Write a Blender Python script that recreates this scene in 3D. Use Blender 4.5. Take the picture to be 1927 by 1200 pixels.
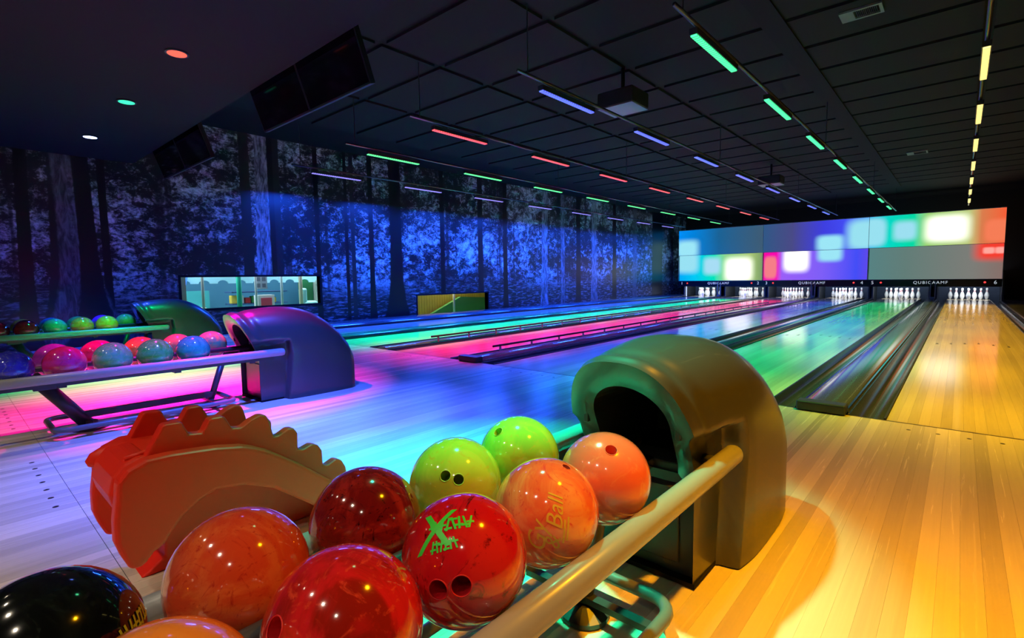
import bpy, bmesh, math, random
from mathutils import Vector, Matrix
random.seed(7)
S = bpy.context.scene
C = S.collection
for o in list(bpy.data.objects): bpy.data.objects.remove(o)
PI = math.pi
# ---------------------------------------------------------------- camera (solved from the lane geometry)
F_PX, YAW, PITCH, ROLL = 954.67, 0.7238, -0.0814, -0.0141
CAM = Vector((-0.2098, -3.9303, 0.9385))
fw = Vector((-math.sin(YAW)*math.cos(PITCH), math.cos(YAW)*math.cos(PITCH), math.sin(PITCH)))
r0 = Vector((math.cos(YAW), math.sin(YAW), 0)); u0 = r0.cross(fw)
rt = r0*math.cos(ROLL)+u0*math.sin(ROLL); up = -r0*math.sin(ROLL)+u0*math.cos(ROLL)
cd = bpy.data.cameras.new('camera'); cam = bpy.data.objects.new('camera', cd); C.objects.link(cam)
cd.sensor_width = 36; cd.sensor_fit = 'HORIZONTAL'; cd.lens = 36*F_PX/1927; cd.clip_start = 0.02; cd.clip_end = 100
cam.matrix_world = Matrix(((rt.x, up.x, -fw.x, CAM.x), (rt.y, up.y, -fw.y, CAM.y), (rt.z, up.z, -fw.z, CAM.z), (0, 0, 0, 1)))
S.camera = cam
# ---------------------------------------------------------------- world and exposure
w = bpy.data.worlds.new('world'); S.world = w; w.use_nodes = True
w.node_tree.nodes['Background'].inputs[0].default_value = (0.004, 0.004, 0.010, 1)
w.node_tree.nodes['Background'].inputs[1].default_value = 0.3
S.view_settings.view_transform = 'Standard'; S.view_settings.look = 'None'
S.view_settings.exposure = 0.0; S.view_settings.gamma = 1.0; S.view_settings.use_curve_mapping = False
# lamp strengths (watts)
P_BAR = 17.0; P_PIN = 13.0; P_REAR = 8.0
P_DOWN = {6: 29.0, 5: 38.0, 4: 85.0, 3: 66.0, 2: 30.0, 1: 60.0}
LC = {6: (1.0, 0.58, 0.0), 5: (0.0, 1.0, 0.26), 4: (0.03, 0.08, 1.0), 3: (1.0, 0.0, 0.14), 2: (0.0, 1.0, 0.15), 1: (0.01, 0.08, 1.0)}
DC = {6: (1.0, 0.40, 0.0), 5: (0.0, 0.85, 0.40), 4: (0.04, 0.09, 1.0), 3: (1.0, 0.0, 0.45), 2: (0.0, 1.0, 0.25), 1: (0.02, 0.04, 1.0)}
LANE_X = {6: 0.0, 5: -1.77, 4: -3.444, 3: -5.214, 2: -6.888, 1: -8.658}
LN = {6: 'yellow lane', 5: 'emerald lane', 4: 'blue lane', 3: 'pink lane', 2: 'slim green lane', 1: 'forest wall lane', 0: 'forest mural', 7: 'black side wall'}
COLN = {6: 'yellow', 5: 'green', 4: 'blue', 3: 'red', 2: 'green', 1: 'lavender'}

# ---------------------------------------------------------------- materials
MATS = {}
def mat(name, col=(0.5, 0.5, 0.5), rough=0.5, metal=0.0, coat=0.0, emit=None, es=1.0, spec=0.5):
    if name in MATS: return MATS[name]
    m = bpy.data.materials.new(name); m.use_nodes = True
    b = m.node_tree.nodes['Principled BSDF']
    b.inputs['Base Color'].default_value = (*col, 1); b.inputs['Roughness'].default_value = rough
    b.inputs['Metallic'].default_value = metal; b.inputs['Coat Weight'].default_value = coat
    b.inputs['Coat Roughness'].default_value = 0.04; b.inputs['Specular IOR Level'].default_value = spec
    if emit:
        b.inputs['Emission Color'].default_value = (*emit, 1); b.inputs['Emission Strength'].default_value = es
    MATS[name] = m
    return m
class N:
    """small node helper"""
    def __init__(s, m): s.t = m.node_tree; s.b = s.t.nodes['Principled BSDF']
    def n(s, k, **kw):
        x = s.t.nodes.new(k)
        for a, v in kw.items(): setattr(x, a, v)
        return x
    def l(s, a, b): s.t.links.new(a, b)
    def put(s, sock, v):
        if hasattr(v, 'is_linked') or isinstance(v, bpy.types.NodeSocket): s.l(v, sock)
        else: sock.default_value = v
    def m(s, op, a, b=0.0, c=None, clamp=False):
        x = s.n('ShaderNodeMath', operation=op, use_clamp=clamp)
        s.put(x.inputs[0], a); s.put(x.inputs[1], b)
        if c is not None: s.put(x.inputs[2], c)
        return x.outputs[0]
    def ss(s, v, a, b):
        x = s.n('ShaderNodeMapRange', interpolation_type='SMOOTHSTEP')
        s.put(x.inputs[0], v); s.put(x.inputs[1], a); s.put(x.inputs[2], b)
        return x.outputs[0]
    def mix(s, f, a, b, kind='MIX'):
        x = s.n('ShaderNodeMix', data_type='RGBA', blend_type=kind)
        s.put(x.inputs[0], f)
        for i, v in ((6, a), (7, b)):
            if isinstance(v, tuple): x.inputs[i].default_value = (*v[:3], 1)
            else: s.l(v, x.inputs[i])
        return x.outputs[2]
    def obj(s): return s.n('ShaderNodeTexCoord').outputs['Object']
    def xyz(s, v):
        x = s.n('ShaderNodeSeparateXYZ'); s.l(v, x.inputs[0]); return x.outputs
    def vec(s, a, b, c):
        x = s.n('ShaderNodeCombineXYZ')
        for i, v in enumerate((a, b, c)): s.put(x.inputs[i], v)
        return x.outputs[0]
    def noise(s, v, scale, detail=4, rough=0.5, dist=0.0):
        x = s.n('ShaderNodeTexNoise'); s.l(v, x.inputs['Vector'])
        x.inputs['Scale'].default_value = scale; x.inputs['Detail'].default_value = detail
        x.inputs['Roughness'].default_value = rough; x.inputs['Distortion'].default_value = dist
        return x.outputs[0]
    def ramp(s, f, stops):
        x = s.n('ShaderNodeValToRGB'); s.put(x.inputs[0], f); e = x.color_ramp.elements
        while len(e) < len(stops): e.new(0.5)
        for i, (p, c) in enumerate(stops): e[i].position = p; e[i].color = (*c, 1)
        return x.outputs[0]

def wood(name, tint, rough, vary):
    m = mat(name, tint, rough, spec=0.5); k = N(m)
    o = k.obj(); oi = k.n('ShaderNodeObjectInfo').outputs
    x, y, z = k.xyz(o)
    off = k.m('MULTIPLY', oi['Random'], 37.0)
    g = k.noise(k.vec(k.m('MULTIPLY', x, 60.0), k.m('MULTIPLY_ADD', y, 1.3, off), off), 1.0, 5, 0.6, 0.6)
    g2 = k.noise(k.vec(k.m('MULTIPLY', x, 9.0), k.m('MULTIPLY_ADD', y, 0.45, off), off), 1.0, 3, 0.5, 0.3)
    v = k.m('ADD', k.m('MULTIPLY', oi['Random'], vary), k.m('MULTIPLY_ADD', g, 0.22, k.m('MULTIPLY', g2, 0.20)))
    v = k.m('ADD', v, 1.0-vary*0.5-0.21)
    c = k.mix(1.0, tint, k.vec(v, v, v), 'MULTIPLY')
    k.l(c, k.b.inputs['Base Color'])
    k.l(k.m('MULTIPLY_ADD', g, 0.10, rough-0.05), k.b.inputs['Roughness'])
    return m
M_APP = wood('approach_wood', (0.78, 0.66, 0.50), 0.26, 0.42)
M_LANE = wood('lane_wood', (0.74, 0.60, 0.42), 0.11, 0.30)
M_BLACK = mat('black_matte', (0.006, 0.006, 0.007), 0.8, spec=0.2)
M_DARK = mat('dark_grey', (0.03, 0.03, 0.035), 0.45)
M_SUB = mat('subfloor', (0.10, 0.08, 0.06), 0.7)
M_GUT = mat('gutter_plastic', (0.10, 0.105, 0.115), 0.15, 0.5, spec=0.7)
M_CAP = mat('cap_plastic', (0.20, 0.21, 0.23), 0.12, 0.6, spec=0.7)
M_EDGE = mat('edge_metal', (0.35, 0.36, 0.38), 0.25, 1.0)
M_HOOD = mat('hood_plastic', (0.055, 0.055, 0.058), 0.33, coat=0.25)
M_HOODIN = mat('hood_inner', (0.03, 0.03, 0.03), 0.6, spec=0.2)
M_RAIL = mat('rail_paint', (0.34, 0.34, 0.34), 0.30, coat=0.3)
M_FRAME = mat('frame_paint', (0.045, 0.045, 0.05), 0.35)
M_CHROME = mat('chrome', (0.75, 0.75, 0.75), 0.15, 1.0)
M_PANEL = mat('hood_front', (0.035, 0.035, 0.04), 0.3)
M_TILE = mat('ceiling_tile', (0.013, 0.013, 0.014), 0.85, spec=0.2)
M_LOWC = mat('low_ceiling_paint', (0.012, 0.012, 0.016), 0.85, spec=0.2)
M_SCREEN = mat('monitor_glass', (0.003, 0.003, 0.004), 0.07)
M_GLASS = mat('window_glass', (0.9, 0.95, 1.0), 0.02)
MATS['window_glass'].node_tree.nodes['Principled BSDF'].inputs['Transmission Weight'].default_value = 1.0
MATS['window_glass'].node_tree.nodes['Principled BSDF'].inputs['IOR'].default_value = 1.1
M_WHITE = mat('white_paint', (0.8, 0.8, 0.78), 0.5)
M_MARK = mat('lane_mark', (0.04, 0.025, 0.02), 0.4)
M_ORANGE = mat('ramp_plastic', (0.97, 0.024, 0.008), 0.45, spec=0.25)
bo = M_ORANGE.node_tree.nodes['Principled BSDF']; bo.inputs['Subsurface Weight'].default_value = 0.0

# ---------------------------------------------------------------- mesh helpers
def link(name, me, m=None, parent=None, smooth=False):
    o = bpy.data.objects.new(name, me); C.objects.link(o)
    if m is not None and not me.materials: me.materials.append(m)
    if smooth: me.polygons.foreach_set('use_smooth', [True]*len(me.polygons))
    if parent is not None: o.parent = parent
    return o
class MB:
    def __init__(s): s.v = []; s.f = []
    def add(s, v, f):
        k = len(s.v); s.v += [tuple(p) for p in v]; s.f += [tuple(i+k for i in q) for q in f]; return s
    def box(s, x0, x1, y0, y1, z0, z1):
        return s.add([(x0,y0,z0),(x1,y0,z0),(x1,y1,z0),(x0,y1,z0),(x0,y0,z1),(x1,y0,z1),(x1,y1,z1),(x0,y1,z1)],
                     [(3,2,1,0),(4,5,6,7),(0,1,5,4),(1,2,6,5),(2,3,7,6),(3,0,4,7)])
    def prism(s, poly, axis, a, b):
        """poly: 2D outline; axis 'x' -> (y,z), 'y' -> (x,z), 'z' -> (x,y)"""
        n = len(poly)
        mk = {'x': lambda p, t: (t, p[0], p[1]), 'y': lambda p, t: (p[0], t, p[1]), 'z': lambda p, t: (p[0], p[1], t)}[axis]
        v = [mk(p, a) for p in poly]+[mk(p, b) for p in poly]
        f = [tuple(range(n))[::-1], tuple(range(n, 2*n))]+[(i, (i+1) % n, n+(i+1) % n, n+i) for i in range(n)]
        return s.add(v, f)
    def tube(s, pts, r, seg=12, closed=False, cap=True):
        pts = [Vector(p) for p in pts]; n = len(pts); v = []; f = []
        rr = r if isinstance(r, (list, tuple)) else [r]*n
        prev = None
        for i, p in enumerate(pts):
            if closed: d = (pts[(i+1) % n]-pts[i-1])
            else: d = pts[min(i+1, n-1)]-pts[max(i-1, 0)]
            d.normalize()
            if prev is None:
                a = d.cross(Vector((0, 0, 1)))
                if a.length < 1e-3: a = d.cross(Vector((1, 0, 0)))
            else: a = prev-d*prev.dot(d)
            a.normalize(); prev = a; b = d.cross(a)
            v += [p+(a*math.cos(t)+b*math.sin(t))*rr[i] for t in (2*PI*j/seg for j in range(seg))]
        for i in range(n if closed else n-1):
            for j in range(seg):
                a0 = i*seg+j; a1 = i*seg+(j+1) % seg; b0 = ((i+1) % n)*seg+j; b1 = ((i+1) % n)*seg+(j+1) % seg
                f.append((a0, a1, b1, b0))
        if cap and not closed: f += [tuple(range(seg))[::-1], tuple(range((n-1)*seg, n*seg))]
        return s.add(v, f)
    def lathe(s, prof, seg=16, c=(0, 0, 0)):
        v = []; f = []
        for r, z in prof: v += [(c[0]+r*math.cos(2*PI*j/seg), c[1]+r*math.sin(2*PI*j/seg), c[2]+z) for j in range(seg)]
        for i in range(len(prof)-1):
            for j in range(seg): f.append((i*seg+j, i*seg+(j+1) % seg, (i+1)*seg+(j+1) % seg, (i+1)*seg+j))
        f += [tuple(range(seg))[::-1], tuple(range((len(prof)-1)*seg, len(prof)*seg))]
        return s.add(v, f)
    def mesh(s, name):
        me = bpy.data.meshes.new(name); me.from_pydata(s.v, [], s.f); me.update(); 
        bm = bmesh.new(); bm.from_mesh(me); bmesh.ops.recalc_face_normals(bm, faces=bm.faces); bm.to_mesh(me); bm.free()
        return me
    def build(s, name, m, parent=None, smooth=False, bevel=0):
        o = link(name, s.mesh(name), m, parent, smooth)
        if bevel:
            b = o.modifiers.new('bevel', 'BEVEL'); b.width = bevel; b.segments = 3; b.limit_method = 'ANGLE'
        return o
def box(*a): return MB().box(*a)
def tag(o, label, cat, group=None, kind=None):
    o['label'] = label; o['category'] = cat
    if group: o['group'] = group
    if kind: o['kind'] = kind
    return o
def empty(name, loc=(0, 0, 0), rz=0):
    o = bpy.data.objects.new(name, None); o.empty_display_size = 0.1; C.objects.link(o)
    o.location = loc; o.rotation_euler = (0, 0, rz); return o
def struct(o, label, cat): return tag(o, label, cat, kind='structure')
def autosmooth(o, ang=40):
    me = o.data; me.polygons.foreach_set('use_smooth', [True]*len(me.polygons))
    bm = bmesh.new(); bm.from_mesh(me)
    for e in bm.edges:
        if len(e.link_faces) == 2 and e.calc_face_angle(0) > math.radians(ang): e.smooth = False
    bm.to_mesh(me); bm.free()
    return o
def text_mesh(body, size, extrude=0.001, shear=0.0, spacing=1.0):
    cu = bpy.data.curves.new('lettering', 'FONT'); cu.body = body; cu.size = size; cu.extrude = extrude
    cu.align_x = 'CENTER'; cu.align_y = 'CENTER'; cu.shear = shear; cu.space_character = spacing
    cu.resolution_u = 3
    o = bpy.data.objects.new('lettering', cu); C.objects.link(o)
    dg = bpy.context.evaluated_depsgraph_get(); me = bpy.data.meshes.new_from_object(o.evaluated_get(dg))
    bpy.data.objects.remove(o); bpy.data.curves.remove(cu)
    return me

# ================================================================ THE ROOM
XL, XR, YB, YF = -10.0, 1.75, 19.6, -6.2
ZH, ZL, YSTEP = 3.6, 2.8, -1.75
# floor of the approach: boards
floor = struct(box(XL, XR, YF, 0.0, -0.14, -0.021).build('floor', M_SUB), 'glossy pale wood approach floor of narrow boards before the lanes', 'floor')
PW = 0.054; npl = int((XR-XL)/PW)
pm = box(0.0002, PW-0.0002, YF, 0.0, -0.02, 0.0).mesh('plank')
pm.materials.append(M_APP)
for i in range(npl+1):
    o = link('plank', pm, None, floor); o.location.x = XL+i*PW if i < npl else XR-PW
MB().box(XL, XR, -0.0005, 0.014, -0.02, 0.0008).build('foul_line', M_MARK, floor)
MB().box(XL, XR, -3.591, -3.5895, -0.0005, 0.0004).build('floor_joint', M_MARK, floor)
dm = MB().lathe([(0.011, 0), (0.011, 0.0007)], 12).mesh('approach_dot'); dm.materials.append(M_MARK)
for L in (3, 4, 5, 6):
    for yy in (-3.66, -0.15):
        for k in range(-3, 4):
            o = link('approach_dot', dm, None, floor); o.location = (LANE_X[L]+k*0.135, yy, 0)
struct(box(XL-0.15, XR+0.15, 0.016, YB+0.4, -0.22, -0.16).build('floor', M_SUB), 'dark sunken floor under the lanes and gutters', 'floor')

# left wall with the printed forest mural and two window openings
def mural():
    m = mat('forest_mural', (0.2, 0.2, 0.2), 0.30, spec=0.6); k = N(m)
    o = k.obj(); x, y, z = k.xyz(o)
    clump = k.noise(k.vec(0.0, k.m('MULTIPLY', y, 0.55), k.m('MULTIPLY', z, 0.9)), 1.0, 3, 0.5, 0.5)
    leaf = k.noise(k.vec(3.0, k.m('MULTIPLY', y, 1.0), k.m('MULTIPLY', z, 1.5)), 5.5, 9, 0.70, 0.6)
    fine = k.noise(k.vec(7.0, y, k.m('MULTIPLY', z, 1.5)), 22.0, 4, 0.7)
    lv = k.m('ADD', k.m('MULTIPLY', leaf, 0.75), k.m('MULTIPLY', fine, 0.35))
    lv = k.m('ADD', lv, k.m('MULTIPLY', k.m('SUBTRACT', clump, 0.5), 0.40))
    leafm = k.ss(lv, 0.52, 0.74)
    stripe = k.noise(k.vec(1.0, k.m('MULTIPLY', y, 2.6), k.m('MULTIPLY', z, 0.06)), 1.0, 3, 0.6, 0.2)
    thin = k.ss(stripe, 0.44, 0.37)
    ground = k.noise(k.vec(5.0, k.m('MULTIPLY', y, 0.9), k.m('MULTIPLY', z, 4.5)), 5.0, 8, 0.65, 0.3)
    gm = k.m('MULTIPLY', k.ss(ground, 0.48, 0.66), k.ss(z, 1.15, 0.6))
    c = k.mix(leafm, (0.012, 0.014, 0.020), (0.70, 0.74, 0.82))
    c = k.mix(k.m('MULTIPLY', thin, 0.85), c, (0.010, 0.011, 0.016))
    c = k.mix(k.ss(z, 1.1, 0.45), c, (0.012, 0.013, 0.018))
    c = k.mix(k.m('MULTIPLY', gm, 0.75), c, (0.34, 0.38, 0.46))
    bark = k.noise(k.vec(2.0, k.m('MULTIPLY', y, 9.0), k.m('MULTIPLY', z, 2.2)), 1.6, 6, 0.65, 1.0)
    # (y, half width, lean, root flare, brightness)
    for yc, hw, lean, fl, br in ((3.15, 0.16, 0.0, 0.25, 0.0), (-0.10, 0.09, 0.0, 0.10, 0.03), (0.15, 0.13, 0.02, 0.10, 0.7), (0.46, 0.07, 0.0, 0.05, 0.04),
            (0.36, 0.05, 0.0, 0.0, 0.0), (-2.17, 0.05, 0.0, 0.02, 0.0), (-2.72, 0.11, 0.02, 0.3, 0.02), (-2.46, 0.19, -0.03, 0.55, 0.28), (-2.35, 0.10, -0.02, 0.3, 0.0), (-3.10, 0.07, 0.02, 0.1, 0.0),
            (1.90, 0.04, 0.0, 0.0, 0.0), (2.50, 0.06, 0.0, 0.05, 0.0), (2.05, 0.05, 0.0, 0.0, 0.05), (1.25, 0.05, 0.0, 0.02, 0.0), (4.55, 0.07, 0.0, 0.04, 0.0),
            (5.9, 0.10, 0.0, 0.05, 0.02), (6.9, 0.09, 0.0, 0.04, 0.0), (8.70, 0.14, 0.02, 0.10, 0.8), (9.7, 0.10, 0.0, 0.05, 0.5), (10.6, 0.13, 0.0, 0.05, 0.0), (11.6, 0.16, 0.0, 0.1, 0.65),
            (13.0, 0.14, 0.0, 0.05, 0.0), (14.6, 0.16, 0.0, 0.05, 0.25), (16.6, 0.5, 0.0, 0.0, 0.0)):
        d = k.m('ABSOLUTE', k.m('SUBTRACT', k.m('MULTIPLY_ADD', z, -lean, y), yc))
        wd = k.m('MULTIPLY_ADD', k.m('POWER', 2.718, k.m('MULTIPLY', z, -2.2)), fl, hw)
        t = k.m('DIVIDE', d, wd)
        mk = k.ss(k.m('MULTIPLY_ADD', k.m('SUBTRACT', leaf, 0.5), 0.35, t), 1.08, 0.90)
        if br > 0.2:
            bb = k.m('MULTIPLY', k.ss(bark, 0.35, 0.70), br); col = k.vec(k.m('MULTIPLY_ADD', bb, 0.62, 0.03), k.m('MULTIPLY_ADD', bb, 0.66, 0.03), k.m('MULTIPLY_ADD', bb, 0.75, 0.04))
            mk = k.m('MULTIPLY', mk, 0.8)
        else: col = (0.006+br*0.3, 0.007+br*0.3, 0.010+br*0.3)
        c = k.mix(mk, c, col)
    k.l(c, k.b.inputs['Base Color'])
    return m
M_MURAL = mural()
W1 = (-1.21, 1.25, 0.475, 1.02); W2 = (3.72, 6.15, 0.02, 0.535)
wb = MB()
T = 0.12
def wy(a, b, z0, z1): wb.box(XL-T, XL, a, b, z0, z1)
wy(YF, W1[0], -0.3, ZH+0.1); wy(W1[0], W1[1], -0.3, W1[2]); wy(W1[0], W1[1], W1[3], ZH+0.1)
wy(W1[1], W2[0], -0.3, ZH+0.1); wy(W2[0], W2[1], -0.3, W2[2]); wy(W2[0], W2[1], W2[3], ZH+0.1); wy(W2[1], YB, -0.3, ZH+0.1)
wl = struct(wb.build('wall_left', M_MURAL), 'side wall printed with a dark forest mural of tall tree trunks', 'wall')
struct(box(XR, XR+0.12, YF, YB, -0.3, ZH+0.1).build('wall_right', M_BLACK), 'black side wall beyond the outer gutter of lane 6', 'wall')
struct(box(XL-T, XR+0.12, YB, YB+0.15, -0.3, ZH+0.1).build('wall_back', M_BLACK), 'black end wall behind the pins and glowing panels', 'wall')
struct(box(XL-T, XR+0.12, YF-0.15, YF, -0.3, ZH+0.1).build('wall_rear', M_DARK), 'dark wall at the seating end of the hall', 'wall')
# high ceiling of dark tiles
ceil = struct(box(XL-T, XR+0.12, YSTEP, YB, ZH, ZH+0.1).build('ceiling', M_BLACK), 'high ceiling of wide dark tiles in black joints above the lanes', 'ceiling')
TX, TY, GP = 1.70, 0.86, 0.09
tm = box(GP/2, TX-GP/2, GP/2, TY-GP/2, ZH-0.03, ZH).mesh('tile'); tm.materials.append(M_TILE)
box(-1.92, -1.70, YSTEP+0.4, 15.8, ZH-0.05, ZH-0.0301).build('main_joint', M_BLACK, ceil)
y = YSTEP+0.45
while y+TY < 15.9:
    x = -1.80-TX*5
    while x+TX < XR+1.2:
        xa = x
        if xa+GP/2 >= XL-0.05 and xa+TX < XR+0.06:
            o = link('tile', tm, None, ceil); o.location = (xa, y, 0)
        x += TX
    y += TY
struct(box(XL, XR, YF, YSTEP, ZL, ZL+0.12).build('ceiling', M_LOWC), 'smooth low dark ceiling with coloured downlights over the approach', 'ceiling')
struct(box(XL, XR, YSTEP-0.05, YSTEP, ZL+0.12, ZH).build('trim_1', M_BLACK), 'black bulkhead rising from the low ceiling to the high one', 'bulkhead')
# windows: black frame and a pane each
for i, (W, lab) in enumerate(((W1, 'long low window in the mural wall looking into a bright play room'), (W2, 'small low window in the mural wall showing yellow slats'))):
    fr = MB(); t = 0.035
    fr.box(XL-0.12, XL+0.012, W[0]-t, W[1]+t, W[3], W[3]+t); fr.box(XL-0.12, XL+0.012, W[0]-t, W[1]+t, W[2]-t, W[2])
    fr.box(XL-0.12, XL+0.012, W[0]-t, W[0], W[2], W[3]); fr.box(XL-0.12, XL+0.012, W[1], W[1]+t, W[2], W[3])
    f = struct(fr.build('window_%d' % (i+1), M_BLACK), lab, 'window')
    box(XL-0.075, XL-0.069, W[0], W[1], W[2], W[3]).build('pane', M_GLASS, f)

# ================================================================ LANES
LEN = 19.3; HW = 0.527
lm = box(0.0002, 1.054/20-0.0002, 0.0145, LEN, -0.02, 0.0).mesh('plank'); lm.materials.append(M_LANE)
am = MB().add([(-0.014, 0, 0), (0.014, 0, 0), (0, 0.15, 0), (-0.014, 0, 0.0008), (0.014, 0, 0.0008), (0, 0.15, 0.0008)], [(0, 2, 1), (3, 4, 5), (0, 1, 4, 3), (1, 2, 5, 4), (2, 0, 3, 5)]).mesh('aiming_arrow')
am.materials.append(M_MARK)
LDESC = {6: 'yellow lit bowling lane of narrow boards beside the black side wall', 5: 'emerald green bowling lane between the wide divider and the blue lane', 4: 'blue glowing bowling lane beside the railed pink lane',
         3: 'pink glowing bowling lane between two raised bumper rails', 2: 'slim green strip of bowling lane beyond the railed pink lane', 1: 'bowling lane glowing blue along the forest mural wall'}
for L, x in LANE_X.items():
    r = tag(empty('bowling_lane', (x, 0, 0)), LDESC[L], 'bowling lane', 'the six bowling lanes')
    box(-HW, HW, 0.0145, LEN, -0.16, -0.0205).build('lane_bed', M_SUB, r)
    for i in range(20):
        o = link('plank', lm, None, r); o.location.x = -HW+i*1.054/20
    for k in range(-3, 4):
        o = link('aiming_arrow', am, None, r); o.location = (k*0.135, 4.9-abs(k)*0.09, 0)
# gutters: half-round channels in the gaps
def gutter(xa, xb, label):
    n = 10; d = 0.095; cx = (xa+xb)/2; a = (xb-xa)/2-0.012
    pts = [(xa+0.001, -0.004), (xa+0.012, -0.004)]+[(cx-a*math.cos(PI*i/n), -0.004-d*math.sin(PI*i/n)) for i in range(1, n)]+[(xb-0.012, -0.004), (xb-0.001, -0.004)]
    low = [(p[0], -0.155) for p in (pts[-1], pts[0])]
    o = MB().prism(pts+low, 'y', 0.016, 18.14).build('gutter', M_GUT)
    autosmooth(o, 50)
    tag(o, label, 'gutter', 'gutters beside the lanes')
    # thin lowered bumper strip along the outer lip
    box(xa+0.002, xa+0.012, 0.02, 18.1, -0.004, 0.010).build('edge_strip', M_EDGE, o)
    box(xb-0.012, xb-0.002, 0.02, 18.1, -0.004, 0.010).build('edge_strip', M_DARK, o)
GW = 0.205
for L, x in LANE_X.items():
    gutter(x-HW-GW-0.002, x-HW-0.002, 'dark half-round gutter of the %s facing the %s' % (LN[L], LN[L-1]))
    gutter(x+HW+0.002, x+HW+GW+0.002, 'dark half-round gutter of the %s facing the %s' % (LN[L], LN[L+1]))
# dividers between the gutters
def divider(xa, xb, top, label, block=False):
    r = tag(empty('lane_divider', ((xa+xb)/2, 0, 0)), label, 'divider', 'dividers between the lanes'); h = (xb-xa)/2
    pr = [(-h, -0.155), (h, -0.155), (h, -0.01)]+[(h*math.cos(t), -0.01+(top+0.01)*math.sin(t)**0.8) for t in (PI*i/14 for i in range(1, 14))]+[(-h, -0.01)]
    o = MB().prism(pr, 'y', 0.07 if block else 0.016, 18.14).build('cap', M_CAP, r); autosmooth(o, 50)
    if block:
        MB().box(-h+0.004, h-0.004, -0.045, 0.068, 0.0012, top+0.012).build('end_block', mat('end_block', (0.05, 0.05, 0.05), 0.35), r, bevel=0.012)
        for sx in (-1, 1): box(sx*h*0.93-0.006, sx*h*0.93+0.006, 0.1, 18.1, -0.01+top*0.35, 0.006+top*0.35).build('trim_strip', M_CHROME, r)
e = HW+GW+0.004
for a, b in ((1, 2), (3, 4), (5, 6)): divider(LANE_X[a]+e, LANE_X[b]-e, 0.055, 'wide rounded divider with end block between the %s and the %s' % (LN[a], LN[b]), True)
for a, b in ((2, 3), (4, 5)): divider(LANE_X[a]+e, LANE_X[b]-e, 0.035, 'narrow rounded divider between the %s and the %s' % (LN[a], LN[b]))
divider(LANE_X[6]+e, XR-0.002, 0.03, 'flat outer divider between the yellow lane and the black side wall')
divider(XL+0.002, LANE_X[1]-e, 0.10, 'raised outer ledge running along the foot of the forest mural')
# raised bumper rails of lane 3
for xx, y0, ye, lab in ((LANE_X[3]+HW+GW-0.005, 0.55, 12.5, 'raised bumper rail on short posts between the pink and blue lanes'), (LANE_X[3]-HW-GW+0.005, 0.78, 12.5, 'raised bumper rail on short posts between the pink and slim green lanes')):
    r = tag(empty('bumper_rail', (xx, 0, 0.0)), lab, 'bumper rail', 'raised bumper rails of lane 3')
    MB().tube([(0, y0, 0.10), (0, ye, 0.10)], 0.014, 10).build('rail', M_FRAME, r, True)
    yy = y0+0.13
    pmh = MB().box(-0.005, 0.005, -0.014, 0.014, 0.0105, 0.098).mesh('post')
    pmh.materials.append(M_RAIL)
    while yy < ye:
        o = link('post', pmh, None, r); o.location.y = yy; yy += 0.62

# ================================================================ MASKING PANELS AND PIN BAYS
YM = 18.0
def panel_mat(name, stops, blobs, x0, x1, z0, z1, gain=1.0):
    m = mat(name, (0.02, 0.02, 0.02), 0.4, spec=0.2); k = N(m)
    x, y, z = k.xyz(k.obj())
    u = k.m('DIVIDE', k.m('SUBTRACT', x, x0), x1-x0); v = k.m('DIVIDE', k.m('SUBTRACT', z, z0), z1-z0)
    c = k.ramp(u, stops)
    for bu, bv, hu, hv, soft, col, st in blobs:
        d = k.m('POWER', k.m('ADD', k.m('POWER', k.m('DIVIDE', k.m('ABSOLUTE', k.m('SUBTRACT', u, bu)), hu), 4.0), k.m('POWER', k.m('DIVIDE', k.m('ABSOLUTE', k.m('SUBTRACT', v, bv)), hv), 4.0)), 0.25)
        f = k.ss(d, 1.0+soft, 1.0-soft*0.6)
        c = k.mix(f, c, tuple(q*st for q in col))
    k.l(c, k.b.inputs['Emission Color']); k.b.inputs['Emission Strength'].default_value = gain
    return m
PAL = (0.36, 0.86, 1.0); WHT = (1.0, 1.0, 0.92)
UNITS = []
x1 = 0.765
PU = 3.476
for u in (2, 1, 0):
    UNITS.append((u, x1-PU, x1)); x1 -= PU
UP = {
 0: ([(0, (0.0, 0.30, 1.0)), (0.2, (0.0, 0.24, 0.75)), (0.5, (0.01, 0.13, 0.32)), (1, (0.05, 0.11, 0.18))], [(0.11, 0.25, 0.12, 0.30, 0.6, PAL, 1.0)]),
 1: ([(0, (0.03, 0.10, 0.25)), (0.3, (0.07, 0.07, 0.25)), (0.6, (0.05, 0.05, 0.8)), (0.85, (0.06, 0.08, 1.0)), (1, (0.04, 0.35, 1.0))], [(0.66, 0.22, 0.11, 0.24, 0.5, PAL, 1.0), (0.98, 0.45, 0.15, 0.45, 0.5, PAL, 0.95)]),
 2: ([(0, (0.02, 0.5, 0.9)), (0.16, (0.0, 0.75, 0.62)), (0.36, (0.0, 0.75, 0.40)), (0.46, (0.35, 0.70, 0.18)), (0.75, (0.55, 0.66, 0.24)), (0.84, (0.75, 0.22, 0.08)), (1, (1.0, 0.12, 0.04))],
     [(0.0, 0.5, 0.13, 0.42, 0.3, PAL, 0.95), (0.29, 0.50, 0.08, 0.26, 0.55, (0.36, 0.80, 0.95), 1.0), (0.60, 0.5, 0.12, 0.30, 0.75, WHT, 1.8), (0.96, 0.36, 0.09, 0.30, 0.35, (1.0, 0.22, 0.10), 1.0)]),
}
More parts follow.
